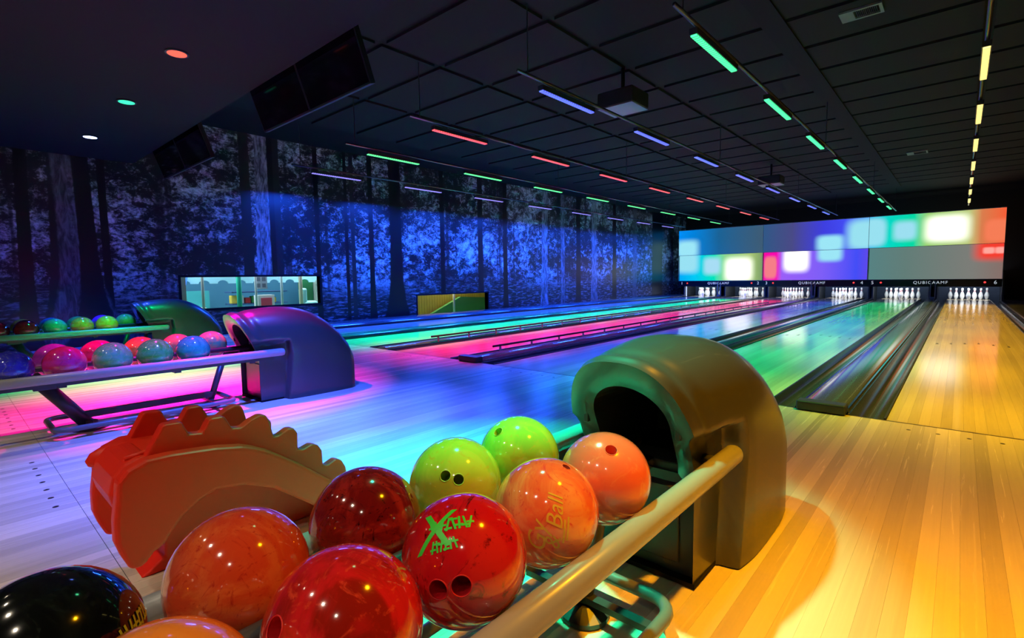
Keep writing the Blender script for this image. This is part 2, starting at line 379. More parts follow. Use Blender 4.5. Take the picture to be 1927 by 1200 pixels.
LO = {
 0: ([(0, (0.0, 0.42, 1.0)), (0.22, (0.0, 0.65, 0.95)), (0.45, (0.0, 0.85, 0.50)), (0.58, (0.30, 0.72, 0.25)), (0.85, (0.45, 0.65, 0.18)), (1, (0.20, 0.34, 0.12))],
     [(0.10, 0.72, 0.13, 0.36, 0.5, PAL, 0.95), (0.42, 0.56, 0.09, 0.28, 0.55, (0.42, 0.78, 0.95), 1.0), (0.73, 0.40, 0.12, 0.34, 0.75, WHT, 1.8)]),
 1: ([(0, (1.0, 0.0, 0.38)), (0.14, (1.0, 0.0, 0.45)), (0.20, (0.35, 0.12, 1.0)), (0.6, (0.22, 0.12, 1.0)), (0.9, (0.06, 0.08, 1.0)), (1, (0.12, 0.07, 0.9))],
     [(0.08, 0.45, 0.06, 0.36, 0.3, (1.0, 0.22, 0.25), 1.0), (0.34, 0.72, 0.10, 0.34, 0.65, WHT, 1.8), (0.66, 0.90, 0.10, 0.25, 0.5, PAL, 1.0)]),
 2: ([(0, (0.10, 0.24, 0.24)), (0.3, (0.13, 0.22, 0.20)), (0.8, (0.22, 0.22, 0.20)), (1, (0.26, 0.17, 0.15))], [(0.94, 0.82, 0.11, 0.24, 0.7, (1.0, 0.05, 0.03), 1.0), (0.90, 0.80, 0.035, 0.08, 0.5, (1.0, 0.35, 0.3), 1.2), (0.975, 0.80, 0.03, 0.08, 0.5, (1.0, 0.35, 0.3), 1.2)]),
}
M_LET = mat('letter_white', (0.7, 0.7, 0.7), 0.4, emit=(0.8, 0.9, 1.0), es=0.55)
M_RLAMP = mat('red_lamp', (0.5, 0.0, 0.0), 0.3, emit=(1.0, 0.05, 0.05), es=1.6)
UD = {0: 'glowing panel unit numbered 1 and 2, cyan to yellow-green', 1: 'glowing panel unit numbered 3 and 4, violet with a magenta end', 2: 'glowing panel unit numbered 5 and 6, teal to red above plain grey'}
name_me = text_mesh('QUBICAAMF', 0.135, 0.003, 0, 1.25)
for u, xa, xb in UNITS:
    r = tag(empty('masking_unit', (xa, YM, 0)), UD[u], 'masking unit', 'masking units above the pins'); wd = xb-xa
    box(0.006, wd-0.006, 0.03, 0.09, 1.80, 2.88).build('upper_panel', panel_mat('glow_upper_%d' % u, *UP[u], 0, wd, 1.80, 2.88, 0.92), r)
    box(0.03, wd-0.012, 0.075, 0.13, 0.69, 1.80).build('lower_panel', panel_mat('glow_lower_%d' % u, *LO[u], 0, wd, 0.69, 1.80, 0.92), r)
    fr = MB(); fr.box(0.0, wd, 0.02, 0.1, 2.88, 2.90); fr.box(0.0, 0.006, 0.02, 0.14, 0.68, 2.90); fr.box(wd-0.006, wd, 0.02, 0.14, 0.68, 2.90); fr.box(0.0, wd, 0.025, 0.14, 0.675, 0.69); fr.box(0.006, wd-0.006, 0.03, 0.074, 1.788, 1.80)
    fr.build('frame', mat('panel_frame', (0.35, 0.36, 0.36), 0.4), r)
    st = box(0.0, wd, 0.04, 0.14, 0.44, 0.674).build('sign_strip', mat('sign_strip', (0.012, 0.013, 0.016), 0.3), r)
    o = link('lettering', name_me, M_LET, st); o.location = (wd*0.5, 0.037, 0.575); o.rotation_euler = (PI/2, 0, 0)
    for nn, fx, lx in ((u*2+1, 0.045, 0.115), (u*2+2, 0.955, 0.885)):
        o = link('lane_number', text_mesh(str(nn), 0.16, 0.003), M_LET, st); o.location = (wd*fx, 0.037, 0.575); o.rotation_euler = (PI/2, 0, 0)
        MB().lathe([(0.030, 0), (0.030, 0.012), (0.018, 0.02)], 14).build('red_lamp', M_RLAMP, st)
        q = st.children[-1]; q.location = (wd*lx, 0.040, 0.58); q.rotation_euler = (PI/2, 0, 0)
# pins
prof = [(0.0, 0), (0.0258, 0.0), (0.029, 0.01), (0.042, 0.045), (0.0545, 0.085), (0.0605, 0.114), (0.0590, 0.145), (0.050, 0.185), (0.036, 0.225), (0.0260, 0.255), (0.0233, 0.275), (0.0252, 0.305), (0.0310, 0.335), (0.0323, 0.350), (0.0285, 0.369), (0.016, 0.379), (0.001, 0.381)]
M_PIN = mat('pin_white', (0.85, 0.86, 0.88), 0.25, coat=0.3); k = N(M_PIN)
x_, y_, z_ = k.xyz(k.obj())
band = k.m('MAXIMUM', k.m('LESS_THAN', k.m('ABSOLUTE', k.m('SUBTRACT', z_, 0.262)), 0.006), k.m('LESS_THAN', k.m('ABSOLUTE', k.m('SUBTRACT', z_, 0.287)), 0.006))
k.l(k.mix(band, (0.85, 0.86, 0.88), (0.6, 0.03, 0.03)), k.b.inputs['Base Color'])
pin_me = MB().lathe(prof[1:], 20).mesh('bowling_pin'); pin_me.materials.append(M_PIN)
M_CURT = mat('pit_curtain', (0.015, 0.03, 0.07), 0.7); M_KICK = mat('kickback', (0.02, 0.024, 0.03), 0.5)
for L, x in LANE_X.items():
    for row in range(4):
        for j in range(row+1):
            o = link('bowling_pin', pin_me, None, None, True); o.location = (x+(j-row/2)*0.3048, 18.288+row*0.264, 0.0)
            tag(o, 'white bowling pin standing at the far end of the %s' % LN[L], 'bowling pin', 'pins of lane %d' % L)
    r = tag(empty('pin_bay', (x, YM, 0)), 'dark pin bay with lit back curtain at the end of the %s' % LN[L], 'pin bay', 'pin bays')
    box(-0.78, 0.78, 1.42, 1.46, -0.155, 0.9).build('back_curtain', M_CURT, r)
    for s in (-1, 1):
        box(s*0.80-0.022, s*0.80+0.022, 0.16, 1.40, -0.155, 0.9).build('kickback', M_KICK, r)
        box(s*0.765-0.008, s*0.765+0.008, 0.145, 0.16, 0.0, 0.43).build('edge_post', mat('edge_post', (0.28, 0.28, 0.28), 0.4), r)
    ld = bpy.data.lights.new('pit_lamp', 'AREA'); ld.shape = 'RECTANGLE'; ld.size = 1.1; ld.size_y = 0.08; ld.energy = P_PIN; ld.color = (0.82, 0.92, 1.0)
    lo = bpy.data.objects.new('pit_lamp', ld); C.objects.link(lo); lo.parent = r; lo.location = (0, 0.17, 0.60); lo.rotation_euler = (math.radians(48), 0, 0)
# ball return doors between the bays of each pair: two slim posts with a low bar
for a, b in ((1, 2), (3, 4), (5, 6)):
    xm = (LANE_X[a]+LANE_X[b])/2
    r = tag(empty('return_door', (xm, 17.7, 0.013)), 'slim double post of the ball door between the %s and %s' % (LN[a], LN[b]), 'door frame', 'ball door frames')
    for s in (-1, 1): box(s*0.06-0.012, s*0.06+0.012, 0.0, 0.03, 0.045, 0.62).build('post', M_RAIL, r)
    box(-0.05, 0.05, -0.05, 0.0, 0.045, 0.10).build('low_bar', mat('door_bar', (0.25, 0.25, 0.25), 0.4), r)
o = MB().box(-0.02, 0.02, 0, 0.03, 0, 0.43).build('tube_lamp', mat('white_tube', (0.8, 0.8, 0.75), 0.4, emit=(0.85, 1.0, 0.85), es=0.6)); o.location = (LANE_X[1]-HW-0.06, 17.9, 0.012)
tag(o, 'upright pale tube lamp beside the pins of the forest wall lane', 'lamp')

# ================================================================ CEILING LIGHTS
ZB = 2.80
def led_mat(nm, c, st):
    m = mat(nm, (0.02, 0.02, 0.02), 0.4); k = N(m); x, y, z = k.xyz(k.obj())
    f = k.m('MULTIPLY_ADD', k.m('SINE', k.m('MULTIPLY', y, 2*PI*26)), 0.35, 0.65)
    k.l(k.vec(*[k.m('MULTIPLY', f, q) for q in c]), k.b.inputs['Emission Color']); k.b.inputs['Emission Strength'].default_value = st
    return m
EC = {6: (1.0, 0.80, 0.22), 5: (0.06, 1.0, 0.32), 4: (0.10, 0.14, 1.0), 3: (1.0, 0.09, 0.10), 2: (0.12, 1.0, 0.28), 1: (0.24, 0.20, 0.9)}
ROWX = {6: -0.13, 5: -1.86, 4: -3.46, 3: -5.28, 2: -6.95, 1: -8.80}
ROWY = {6: 0.04, 5: 0.12, 4: 0.23, 3: 0.35, 2: 0.48, 1: 0.56}
hous = MB().box(-0.032, 0.032, 0, 0.97, 0.012, 0.06).mesh('housing'); hous.materials.append(M_DARK)
brk = MB().box(-0.012, 0.012, 0.2, 0.24, 0.06, 0.085).box(-0.012, 0.012, 0.74, 0.78, 0.06, 0.085).mesh('bracket'); brk.materials.append(M_DARK)
for L in range(1, 7):
    x = ROWX[L]; y0 = ROWY[L]
    r = tag(empty('lamp_rail', (x, 0, ZB+0.085)), 'thin dark rail carrying the %s led bars above the %s' % (COLN[L], LN[L]), 'lamp rail', 'lamp rails')
    MB().tube([(0, y0-0.35, 0.018), (0, 16.6, 0.018)], 0.018, 8).build('pipe', mat('rail_pipe', (0.14, 0.14, 0.16), 0.25, 0.6), r, True)
    for yy in (y0-0.2, 5.3, 11.0, 16.3): MB().tube([(0, yy, 0.03), (0, yy, ZH-0.03-ZB-0.085)], 0.006, 6).build('hanger', M_DARK, r)
    dm_ = MB().box(-0.024, 0.024, 0.01, 0.96, 0.0, 0.0118).mesh('diffuser'); dm_.materials.append(led_mat('led_%d' % L, EC[L], 2.2))
    ld = bpy.data.lights.new('led_light', 'AREA'); ld.shape = 'RECTANGLE'; ld.size = 0.05; ld.size_y = 0.95; ld.energy = P_BAR*{1: 10.0, 2: 2.2, 3: 1.7, 4: 1.2}.get(L, 1.0); ld.color = LC[L]; ld.spread = math.radians(164 if L == 1 else 62)
    for i in range(8):
        b = tag(empty('led_bar', (x, y0+i*1.99, ZB)), '%s led bar above the %s, %s in its row from the low ceiling' % (COLN[L], LN[L], ('first', 'second', 'third', 'fourth', 'fifth', 'sixth', 'seventh', 'last')[i]), 'led bar', 'led bars above lane %d' % L)
        link('housing', hous, None, b); link('bracket', brk, None, b); link('diffuser', dm_, None, b)
        lo = bpy.data.objects.new('led_light', ld); C.objects.link(lo); lo.parent = b; lo.location = (0, 0.485, -0.004)
# downlights in the low ceiling, one per lane colour
def downlight(x, y, col, label, energy, es, group, spread=62, size=0.11, lc=None, name='downlight'):
    r = tag(empty(name, (x, y, ZL)), label, 'downlight', group)
    MB().lathe([(0.085, -0.012), (0.085, 0.0), (0.07, 0.0), (0.07, -0.012)], 24).build('ring', M_DARK, r)
    MB().lathe([(0.070, -0.0135), (0.070, -0.0121)], 24).build('lens', mat('lens_'+label, (0.02, 0.02, 0.02), 0.4, emit=lc or col, es=es), r)
    ln = name.replace('_offscreen', '_lamp_offscreen') if name.endswith('_offscreen') else 'downlight_lamp'
    ld = bpy.data.lights.new(ln, 'AREA'); ld.shape = 'DISK'; ld.size = size; ld.energy = energy; ld.color = col; ld.spread = math.radians(spread)
    lo = bpy.data.objects.new(ln, ld); C.objects.link(lo); lo.parent = r; lo.location = (0, 0, -0.018)
DX = {1: -8.58, 2: -6.72, 3: -5.07, 4: -3.35, 5: -1.60, 6: 0.05}
DN = {1: 'deep blue', 2: 'mint green', 3: 'coral red', 4: 'blue', 5: 'aqua green', 6: 'amber'}
DE = {1: ((0.35, 0.45, 1.0), 9), 2: ((0.05, 1.0, 0.5), 1.3), 3: ((1.0, 0.12, 0.06), 1.4), 4: ((0.1, 0.2, 1.0), 9), 5: ((0.1, 1.0, 0.4), 9), 6: ((1.0, 0.7, 0.1), 9)}
for L in range(1, 7):
    x = DX[L]; r_y = -2.50
    downlight(x, r_y, DC[L], 'round %s downlight in the low ceiling before the %s' % (DN[L], LN[L]), P_DOWN[L], DE[L][1], 'approach downlights', 80 if L == 6 else 54 if L == 5 else 62, lc=DE[L][0], name={4: 'blue_downlight_offscreen', 5: 'green_downlight_offscreen', 6: 'amber_downlight_offscreen'}.get(L, 'downlight'))
# white lamps over the seating behind the camera (the balls mirror them as white points)
for x, nm, on in ((-4.6, 'white downlight over the seating opposite the rack of the blue hood', 'seating_downlight_blue_rack_offscreen'), (-3.1, 'white downlight over the seating opposite the blue lane', 'seating_downlight_blue_lane_offscreen'), (-1.9, 'white downlight over the seating opposite the orange ramp', 'seating_downlight_ramp_offscreen'), (-0.7, 'white downlight over the seating opposite the nearest ball rack', 'seating_downlight_near_rack_offscreen'), (0.6, 'white downlight over the seating beside the black side wall', 'seating_downlight_side_wall_offscreen')):
    downlight(x, -5.0, (1.0, 0.84, 0.62), nm, P_REAR, 12, 'seating downlights', 100, name=on)
# ================================================================ BALL RETURNS
def interp(t, pts):
    for (a, va), (b, vb) in zip(pts, pts[1:]):
        if t <= b:
            f = (t-a)/(b-a) if b > a else 0; f = min(max(f, 0), 1); return va+(vb-va)*f
    return pts[-1][1]
def smooth(t, a, b):
    f = min(max((t-a)/(b-a), 0), 1); return f*f*(3-2*f)
def crom(t, pts):
    """smooth curve through pts"""
    xs = [p[0] for p in pts]; n = len(pts)
    if t <= xs[0]: return pts[0][1]
    if t >= xs[-1]: return pts[-1][1]
    i = max(j for j in range(n-1) if xs[j] <= t)
    p = [pts[max(i-1, 0)][1], pts[i][1], pts[i+1][1], pts[min(i+2, n-1)][1]]; f = (t-xs[i])/(xs[i+1]-xs[i])
    return 0.5*((2*p[1])+(-p[0]+p[2])*f+(2*p[0]-5*p[1]+4*p[2]-p[3])*f*f+(-p[0]+3*p[1]-3*p[2]+p[3])*f**3)
HL = 0.80
ZT = [(0, 0.685), (0.12, 0.712), (0.28, 0.728), (0.42, 0.710), (0.55, 0.645), (0.67, 0.545), (0.75, 0.44), (0.785, 0.37), (0.80, 0.31)]
WT = [(0, 0.212), (0.10, 0.240), (0.30, 0.272), (0.60, 0.275), (0.74, 0.262), (0.785, 0.235), (0.80, 0.205)]
def hood_pt(s, t):
    """s 0..1 right foot -> crown -> left foot, t 0..1 mouth -> back"""
    y = HL*t; zt = crom(y, ZT); w = crom(y, WT); zs = zt*0.52; n = 2.5
    if s < 0.25: x, z = w, zs*s/0.25
    elif s > 0.75: x, z = -w, zs*(1-s)/0.25
    else:
        a = PI*(s-0.25)/0.5; c, d = math.cos(a), math.sin(a)
        x = w*math.copysign(abs(c)**(2/n), c); z = zs+(zt-zs)*abs(d)**(2/n)
    over = -0.155*max(0.0, (z-0.36)/0.33)*(1-t)**2
    # side recess at the lower front where the rack rails run in
    yb = 0.235-0.05*(0.45-z)/0.45
    rec = (1-smooth(y, yb-0.008, yb+0.010))*(1-smooth(z, 0.462, 0.480))
    tgt = 0.185+0.02*t
    if abs(x) > tgt: x = math.copysign(abs(x)+(tgt-abs(x))*rec, x)
    # moulded rim round the mouth
    rim = 0.010*math.exp(-((y-0.03)/0.018)**2)-0.006*math.exp(-((y-0.075)/0.02)**2)
    rim *= smooth(z, 0.42, 0.50)
    if z > 0.3:
        dx, dz = x, z-0.40; L = math.hypot(dx, dz)+1e-6; x += dx/L*rim; z += dz/L*rim
    return (x, y+over, z)
def hood_mesh():
    M_, N_ = 130, 110; v = []; f = []
    ts = [i/N_ for i in range(N_+1)]
    for t in ts:
        for j in range(M_+1): v.append(hood_pt(j/M_, t))
    for i in range(N_):
        for j in range(M_): a = i*(M_+1)+j; f.append((a, a+1, a+M_+2, a+M_+1))
    f.append(tuple(N_*(M_+1)+j for j in range(M_+1)))
    return MB().add(v, f)
def opening(q):
    """inner mouth outline for parameter q 0..1 (right bottom -> top -> left bottom)"""
    w = 0.128; zb, zc = 0.335, 0.49; zt = 0.605
    if q < 0.28: return (w, zb+(zc-zb)*q/0.28)
    if q > 0.72: return (-w, zb+(zc-zb)*(1-q)/0.28)
    a = PI*(q-0.28)/0.44
    return (w*math.cos(a), zc+(zt-zc)*math.sin(a))
def bezel_mesh():
    v = []; f = []; J = 80; R_ = 5; s0 = None
    ss_ = [j/400 for j in range(401)]
    keep = [s for s in ss_ if hood_pt(s, 0)[2] > 0.30]
    sa, sb = keep[0], keep[-1]
    for j in range(J+1):
        q = j/J; o = hood_pt(sa+(sb-sa)*q, 0); ix, iz = opening(q)
        iy = -0.155*max(0, (iz-0.36)/0.33)+0.018
        for k in range(R_+1):
            g = k/R_
            v.append((o[0]+(ix-o[0])*g, o[1]+(iy-o[1])*g-0.006*math.sin(PI*g), o[2]+(iz-o[2])*g))
    for j in range(J):
        for k in range(R_): a = j*(R_+1)+k; f.append((a, a+1, a+R_+2, a+R_+1))
    return MB().add(v, f)
def tunnel_mesh():
    v = []; f = []; J = 40
    for d in (0.0, 0.40):
        for j in range(J+1):
            ix, iz = opening(j/J); v.append((ix, -0.155*max(0, (iz-0.36)/0.33)*(1 if d == 0 else 0)+0.018+d, iz))
    for j in range(J): f.append((j, j+1, J+2+j, J+1+j))
    f.append(tuple(range(J+1, 2*J+2))); f.append((0, J, 2*J+1, J+1))
    return MB().add(v, f)
RETURN_PARTS = None
def ball_return(loc, label):
    global RETURN_PARTS
    r = tag(empty('ball_return', loc), label, 'ball return', 'ball returns on the approach')
    if RETURN_PARTS is None:
        P = []
        h = hood_mesh().build('hood', M_HOOD, r, True); P.append(h)
        b = bezel_mesh().build('mouth_bezel', M_HOOD, r, True); P.append(b)
        P.append(tunnel_mesh().build('ball_tunnel', M_HOODIN, r))
        P.append(MB().box(-0.178, 0.178, 0.03, 0.06, 0.012, 0.36).build('front_panel', M_PANEL, r, bevel=0.006))
        P.append(MB().box(-0.13, 0.13, 0.020, 0.03, 0.05, 0.29).build('access_door', M_PANEL, r, bevel=0.004))
        P.append(MB().prism([(-0.19, 0.0), (0.19, 0.0), (0.19, 0.22), (0.255, 0.30), (0.255, 0.72), (0.20, 0.785), (-0.20, 0.785), (-0.255, 0.72), (-0.255, 0.30), (-0.19, 0.22)], 'z', 0.0, 0.014).build('plinth', M_BLACK, r))
        for s in (-1, 1):
            P.append(MB().box(s*0.155-0.008, s*0.155+0.008, -0.055, -0.03, 0.46, 0.50).build('hinge', M_FRAME, r, bevel=0.003))
            rail = MB().tube([(s*0.245, -1.85, 0.384), (s*0.245, 0.150, 0.384), (s*0.245, 0.165, 0.384), (s*0.245, 0.172, 0.384)], [0.0295, 0.0295, 0.025, 0.014], 20).build('side_rail', M_RAIL, r, True); P.append(rail)
            P.append(MB().box(s*0.208-0.006, s*0.208+0.006, -1.85, 0.10, 0.330, 0.372).build('rail_flange', M_FRAME, r))
            P.append(MB().tube([(s*0.245, 0.05, 0.384), (s*0.19, 0.06, 0.384)], 0.016, 10).build('rail_stub', M_FRAME, r, True))
        P.append(MB().tube([(0, -1.85, 0.4195), (0, 0.0, 0.4195)], 0.018, 12).build('centre_rail', M_FRAME, r, True))
        for yy in (-1.75, -1.15, -0.55, -0.06): P.append(MB().box(-0.21, 0.21, yy-0.02, yy+0.02, 0.318, 0.330).box(-0.014, 0.014, yy-0.014, yy+0.014, 0.330, 0.405).build('cross_bar', M_FRAME, r))
        P.append(MB().box(-0.05, 0.05, -0.09, 0.02, 0.333, 0.372).build('ball_stop', M_EDGE, r, bevel=0.006))
        P.append(MB().tube([(0, -1.22, 0.325), (0, -1.02, 0.035)], 0.040, 16).build('leg', M_FRAME, r, True))
        P.append(MB().tube([(0, -0.20, 0.325), (0, -0.30, 0.035)], 0.022, 12).build('leg', M_FRAME, r, True))
        P.append(MB().box(-0.10, 0.10, -1.27, -1.15, 0.300, 0.322).build('leg_bracket', M_FRAME, r, bevel=0.004))
        P.append(MB().box(-0.02, 0.02, -1.06, -0.28, 0.075, 0.115).build('lower_bar', M_FRAME, r))
        P.append(MB().lathe([(0.10, 0.0), (0.10, 0.012), (0.045, 0.035), (0.045, 0.05)], 18, (0, -1.01, 0)).build('foot', M_FRAME, r))
        P.append(MB().lathe([(0.07, 0.0), (0.07, 0.012), (0.03, 0.035)], 16, (0, -0.30, 0)).build('foot', M_FRAME, r))
        lp = []; hw, ya, yb, rc = 0.215, -1.20, -0.19, 0.07
        for cx, cy, a0 in ((hw-rc, yb-rc, 0), (-hw+rc, yb-rc, 90), (-hw+rc, ya+rc, 180), (hw-rc, ya+rc, 270)):
            lp += [(cx+rc*math.cos(math.radians(a0+k*18)), cy+rc*math.sin(math.radians(a0+k*18)), 0.06) for k in range(6)]
        P.append(MB().tube(lp, 0.017, 12, closed=True).build('foot_loop', mat('loop_paint', (0.16, 0.16, 0.16), 0.3), r, True))
        for yy in (-0.30, -1.02): P.append(MB().box(-0.20, 0.20, yy-0.014, yy+0.014, 0.040, 0.058).build('loop_tie', M_FRAME, r))
        RETURN_PARTS = P
    else:
        for o in RETURN_PARTS:
            c = o.copy(); C.objects.link(c); c.parent = r
    return r
BR = {'near': (-0.955, -2.50, 0.005), 'mid': (-4.425, -2.32, 0.0), 'far': (-7.875, -2.20, 0.0)}
ball_return(BR['near'], 'ball return holding red and lime balls, with an olive lit hood')
ball_return(BR['mid'], 'ball return with a deep blue lit hood beside the pink lane')
ball_return(BR['far'], 'ball return with a dark green hood by the forest wall')

# ================================================================ BALLS
RB = 0.108
def ball_mat(nm, c1, c2, c3, scale=6.0, dist=2.0, rough=0.10, metal=0.0):
    m = mat(nm, c1, rough, metal, coat=1.0); k = N(m); o = k.obj()
    a = k.noise(o, scale, 5, 0.6, dist); b = k.noise(o, scale*2.7, 6, 0.65, dist*1.6)
    c = k.mix(k.ss(a, 0.38, 0.62), c1, c2); c = k.mix(k.ss(b, 0.54, 0.72), c, c3)
    k.l(c, k.b.inputs['Base Color']); return m
def sph(seg=48, rings=28):
    prof_ = [(RB*math.sin(PI*i/rings), -RB*math.cos(PI*i/rings)) for i in range(rings+1)]
    prof_[0] = (0.0005, -RB); prof_[-1] = (0.0005, RB)
    return MB().lathe(prof_, seg)
plain_me = sph(36, 20).mesh('bowling_ball')
def cam_basis(c):
    """unit vector from ball centre to the camera, with right and up of that view"""
    n = (CAM-Vector(c)).normalized(); r = Vector((0, 0, 1)).cross(n).normalized(); u = n.cross(r); return n, r, u
def pix_dir(c, px, py):
    """surface direction of the ball that shows at a photograph pixel"""
    d = (fw+rt*((px-963.5)/F_PX)-up*((py-600)/F_PX)).normalized(); oc = CAM-Vector(c)
    b = oc.dot(d); q = b*b-(oc.dot(oc)-RB*RB); t = -b-math.sqrt(max(q, 0)); return (oc+d*t).normalized()
def bowling_ball(c, m, label, holes=(), group=None):
    """holes: list of (photo px, photo py, radius) finger holes"""
    if not holes:
        me = plain_me.copy(); me.materials.append(m); o = link('bowling_ball', me, None, None, True)
    else:
        me = sph(96, 56).mesh('bowling_ball'); me.materials.append(m); o = link('bowling_ball', me)
        dark = mat('hole_'+m.name, tuple(m.node_tree.nodes['Principled BSDF'].inputs['Base Color'].default_value[:3]), 0.5)
        me.materials.append(dark)
        cut = MB(); 
        for px, py, hr in holes:
            d = pix_dir(c, px, py); cut.tube([d*(RB*0.55), d*(RB*1.1)], hr, 24)
        cm = cut.mesh('cut'); cm.materials.append(dark); co = link('cut', cm)
        md = o.modifiers.new('b', 'BOOLEAN'); md.object = co; md.operation = 'DIFFERENCE'; md.solver = 'EXACT'; md.material_mode = 'TRANSFER'
        dg = bpy.context.evaluated_depsgraph_get(); ne = bpy.data.meshes.new_from_object(o.evaluated_get(dg))
        o.modifiers.clear(); o.data = ne; ne.name = 'bowling_ball'
        bpy.data.objects.remove(co)
        autosmooth(o, 45)
        for px, py, hr in holes:
            d = pix_dir(c, px, py); a = d.orthogonal().normalized(); b_ = d.cross(a)
            rs = math.sqrt(RB*RB-hr*hr)
            MB().tube([d*(rs-0.0002)+(a*math.cos(t)+b_*math.sin(t))*hr*1.04 for t in (2*PI*i/24 for i in range(24))], 0.0011, 6, closed=True).build('hole_rim', dark, o, True)
    o.location = c
    tag(o, label, 'bowling ball', group); return o
def on_ball(o, me, d, upv, m, name='lettering', lift=0.0006):
    """wrap a flat mesh (x right, y up) over the ball at surface direction d"""
    bm = bmesh.new(); bm.from_mesh(me); bmesh.ops.triangulate(bm, faces=bm.faces); bmesh.ops.subdivide_edges(bm, edges=[e_ for e_ in bm.edges if e_.calc_length() > 0.006], cuts=3, use_grid_fill=True); bm.to_mesh(me); bm.free()
    d = d.normalized(); u = (upv-d*upv.dot(d)).normalized(); r = u.cross(d)
    for v in me.vertices:
        p = (d*RB+r*v.co.x+u*v.co.y).normalized(); v.co = p*(RB+lift)
    me.materials.clear(); me.materials.append(m)
    return link(name, me, None, o)
NB = 'balls on the near rack'; XA, XB, ZC = -0.832, -1.080, 0.4555
M_B = {
 'coral': ball_mat('ball_coral', (0.95, 0.17, 0.10), (0.95, 0.20, 0.11), (1.0, 0.30, 0.16), 5, 1, 0.16),
 'coral2': ball_mat('ball_swirl', (0.95, 0.16, 0.06), (1.0, 0.36, 0.12), (0.85, 0.06, 0.06), 4, 3.5),
 'red1': ball_mat('ball_red1', (0.60, 0.008, 0.016), (0.66, 0.02, 0.02), (0.10, 0.004, 0.004), 4.5, 3),
 'red2': ball_mat('ball_red2', (0.66, 0.015, 0.02), (0.30, 0.012, 0.006), (0.75, 0.07, 0.03), 5, 3),
 'red3': ball_mat('ball_red3', (0.16, 0.005, 0.006), (0.34, 0.015, 0.012), (0.03, 0.002, 0.002), 6, 4),
 'rust': ball_mat('ball_rust', (0.72, 0.07, 0.02), (0.80, 0.14, 0.035), (0.55, 0.03, 0.015), 6, 4),
 'lime1': ball_mat('ball_lime1', (0.42, 0.55, 0.04), (0.55, 0.60, 0.05), (0.62, 0.42, 0.03), 5, 3),
 'lime2': ball_mat('ball_lime2', (0.45, 0.58, 0.05), (0.30, 0.55, 0.05), (0.60, 0.45, 0.05), 5, 3),
 'black': ball_mat('ball_black', (0.003, 0.004, 0.004), (0.006, 0.009, 0.007), (0.012, 0.018, 0.014), 6, 4),
 'orange': ball_mat('ball_orange', (0.95, 0.28, 0.02), (1.0, 0.35, 0.04), (0.95, 0.25, 0.02), 4, 2, 0.14),
}
H = 0.0125
c = (XA, -2.897, ZC); bowling_ball(c, M_B['coral'], 'plain coral bowling ball nearest the dark mouth of the hood', [(1150, 846, 0.0135)], NB)
c = (XA, -3.128, ZC); b_swirl = bowling_ball(c, M_B['coral2'], 'swirled coral bowling ball with gold script lettering', [(1066, 878, 0.009)], NB)
M_GOLD = mat('gold_print', (0.85, 0.55, 0.05), 0.35)
upv = pix_dir(c, 1010, 950)-pix_dir(c, 1060, 955)
on_ball(b_swirl, text_mesh('& Ball', 0.046, 0, 0.35), pix_dir(c, 1045, 985), upv, M_GOLD)
on_ball(b_swirl, text_mesh('Gy', 0.050, 0, 0.35), pix_dir(c, 1012, 1012), upv, M_GOLD)
lm2 = MB().add([(-0.022, -0.002, 0), (0.022, -0.002, 0), (0.022, 0.002, 0), (-0.022, 0.002, 0)], [(0, 1, 2, 3)]).mesh('underline')
for px, py in ((1062, 1000), (1069, 995)): on_ball(b_swirl, lm2.copy(), pix_dir(c, px, py), upv, M_GOLD, 'underline')
c = (XA-0.002, -3.357, ZC); b_red = bowling_ball(c, M_B['red1'], 'glossy red bowling ball with a green printed emblem and two finger holes', [(868, 1103, 0.0155), (824, 1110, 0.0150)], NB)
M_GRN = mat('green_print', (0.05, 0.85, 0.08), 0.4)
up2 = pix_dir(c, 845, 960)-pix_dir(c, 850, 1040)
on_ball(b_red, text_mesh('X', 0.095, 0, 0.25), pix_dir(c, 812, 1003), up2, M_GRN)
def strokes(seed, n, w_, h_):
    rnd = random.Random(seed); q = MB()
    for i in range(n):
        x = -w_/2+w_*(i+0.5)/n; s = rnd.choice((-1, 0, 1))*w_/n*0.6; t = w_/n*0.20
        q.add([(x-t-s/2, -h_/2, 0), (x+t-s/2, -h_/2, 0), (x+t+s/2, h_/2, 0), (x-t+s/2, h_/2, 0)], [(0, 1, 2, 3)])
        z = rnd.uniform(-0.4, 0.4)*h_
        q.add([(x-w_/n*0.7, z-t, 0), (x+w_/n*0.7, z-t, 0), (x+w_/n*0.7, z+t, 0), (x-w_/n*0.7, z+t, 0)], [(0, 1, 2, 3)])
    return q.mesh('emblem')
on_ball(b_red, strokes(3, 8, 0.075, 0.022), pix_dir(c, 848, 985), up2, M_GRN, 'emblem')
on_ball(b_red, strokes(5, 6, 0.045, 0.018), pix_dir(c, 835, 1025), up2, M_GRN, 'emblem', 0.0007)
c = (XA-0.002, -3.586, ZC); bowling_ball(c, M_B['red2'], 'red pearl bowling ball between the rust ball and the rail', [(515, 1185, 0.0150)], NB)
c = (XA-0.01, -3.806, ZC); bowling_ball(c, M_B['orange'], 'bright orange bowling ball beside the black one', [], NB)
c = (XB-0.006, -2.918, ZC); bowling_ball(c, M_B['lime2'], 'lime bowling ball with one thumb hole beside the plain coral ball', [(937, 812, 0.0125)], NB)
c = (XB-0.002, -3.152, ZC); bowling_ball(c, M_B['lime1'], 'lime bowling ball with a pair of finger holes', [(838, 895, 0.0115), (863, 902, 0.0115)], NB)
c = (XB, -3.394, ZC); bowling_ball(c, M_B['red3'], 'dark maroon bowling ball beside the orange ramp', [], NB)
c = (XB, -3.632, ZC); bowling_ball(c, M_B['rust'], 'rust red swirled bowling ball before the orange ramp', [], NB)
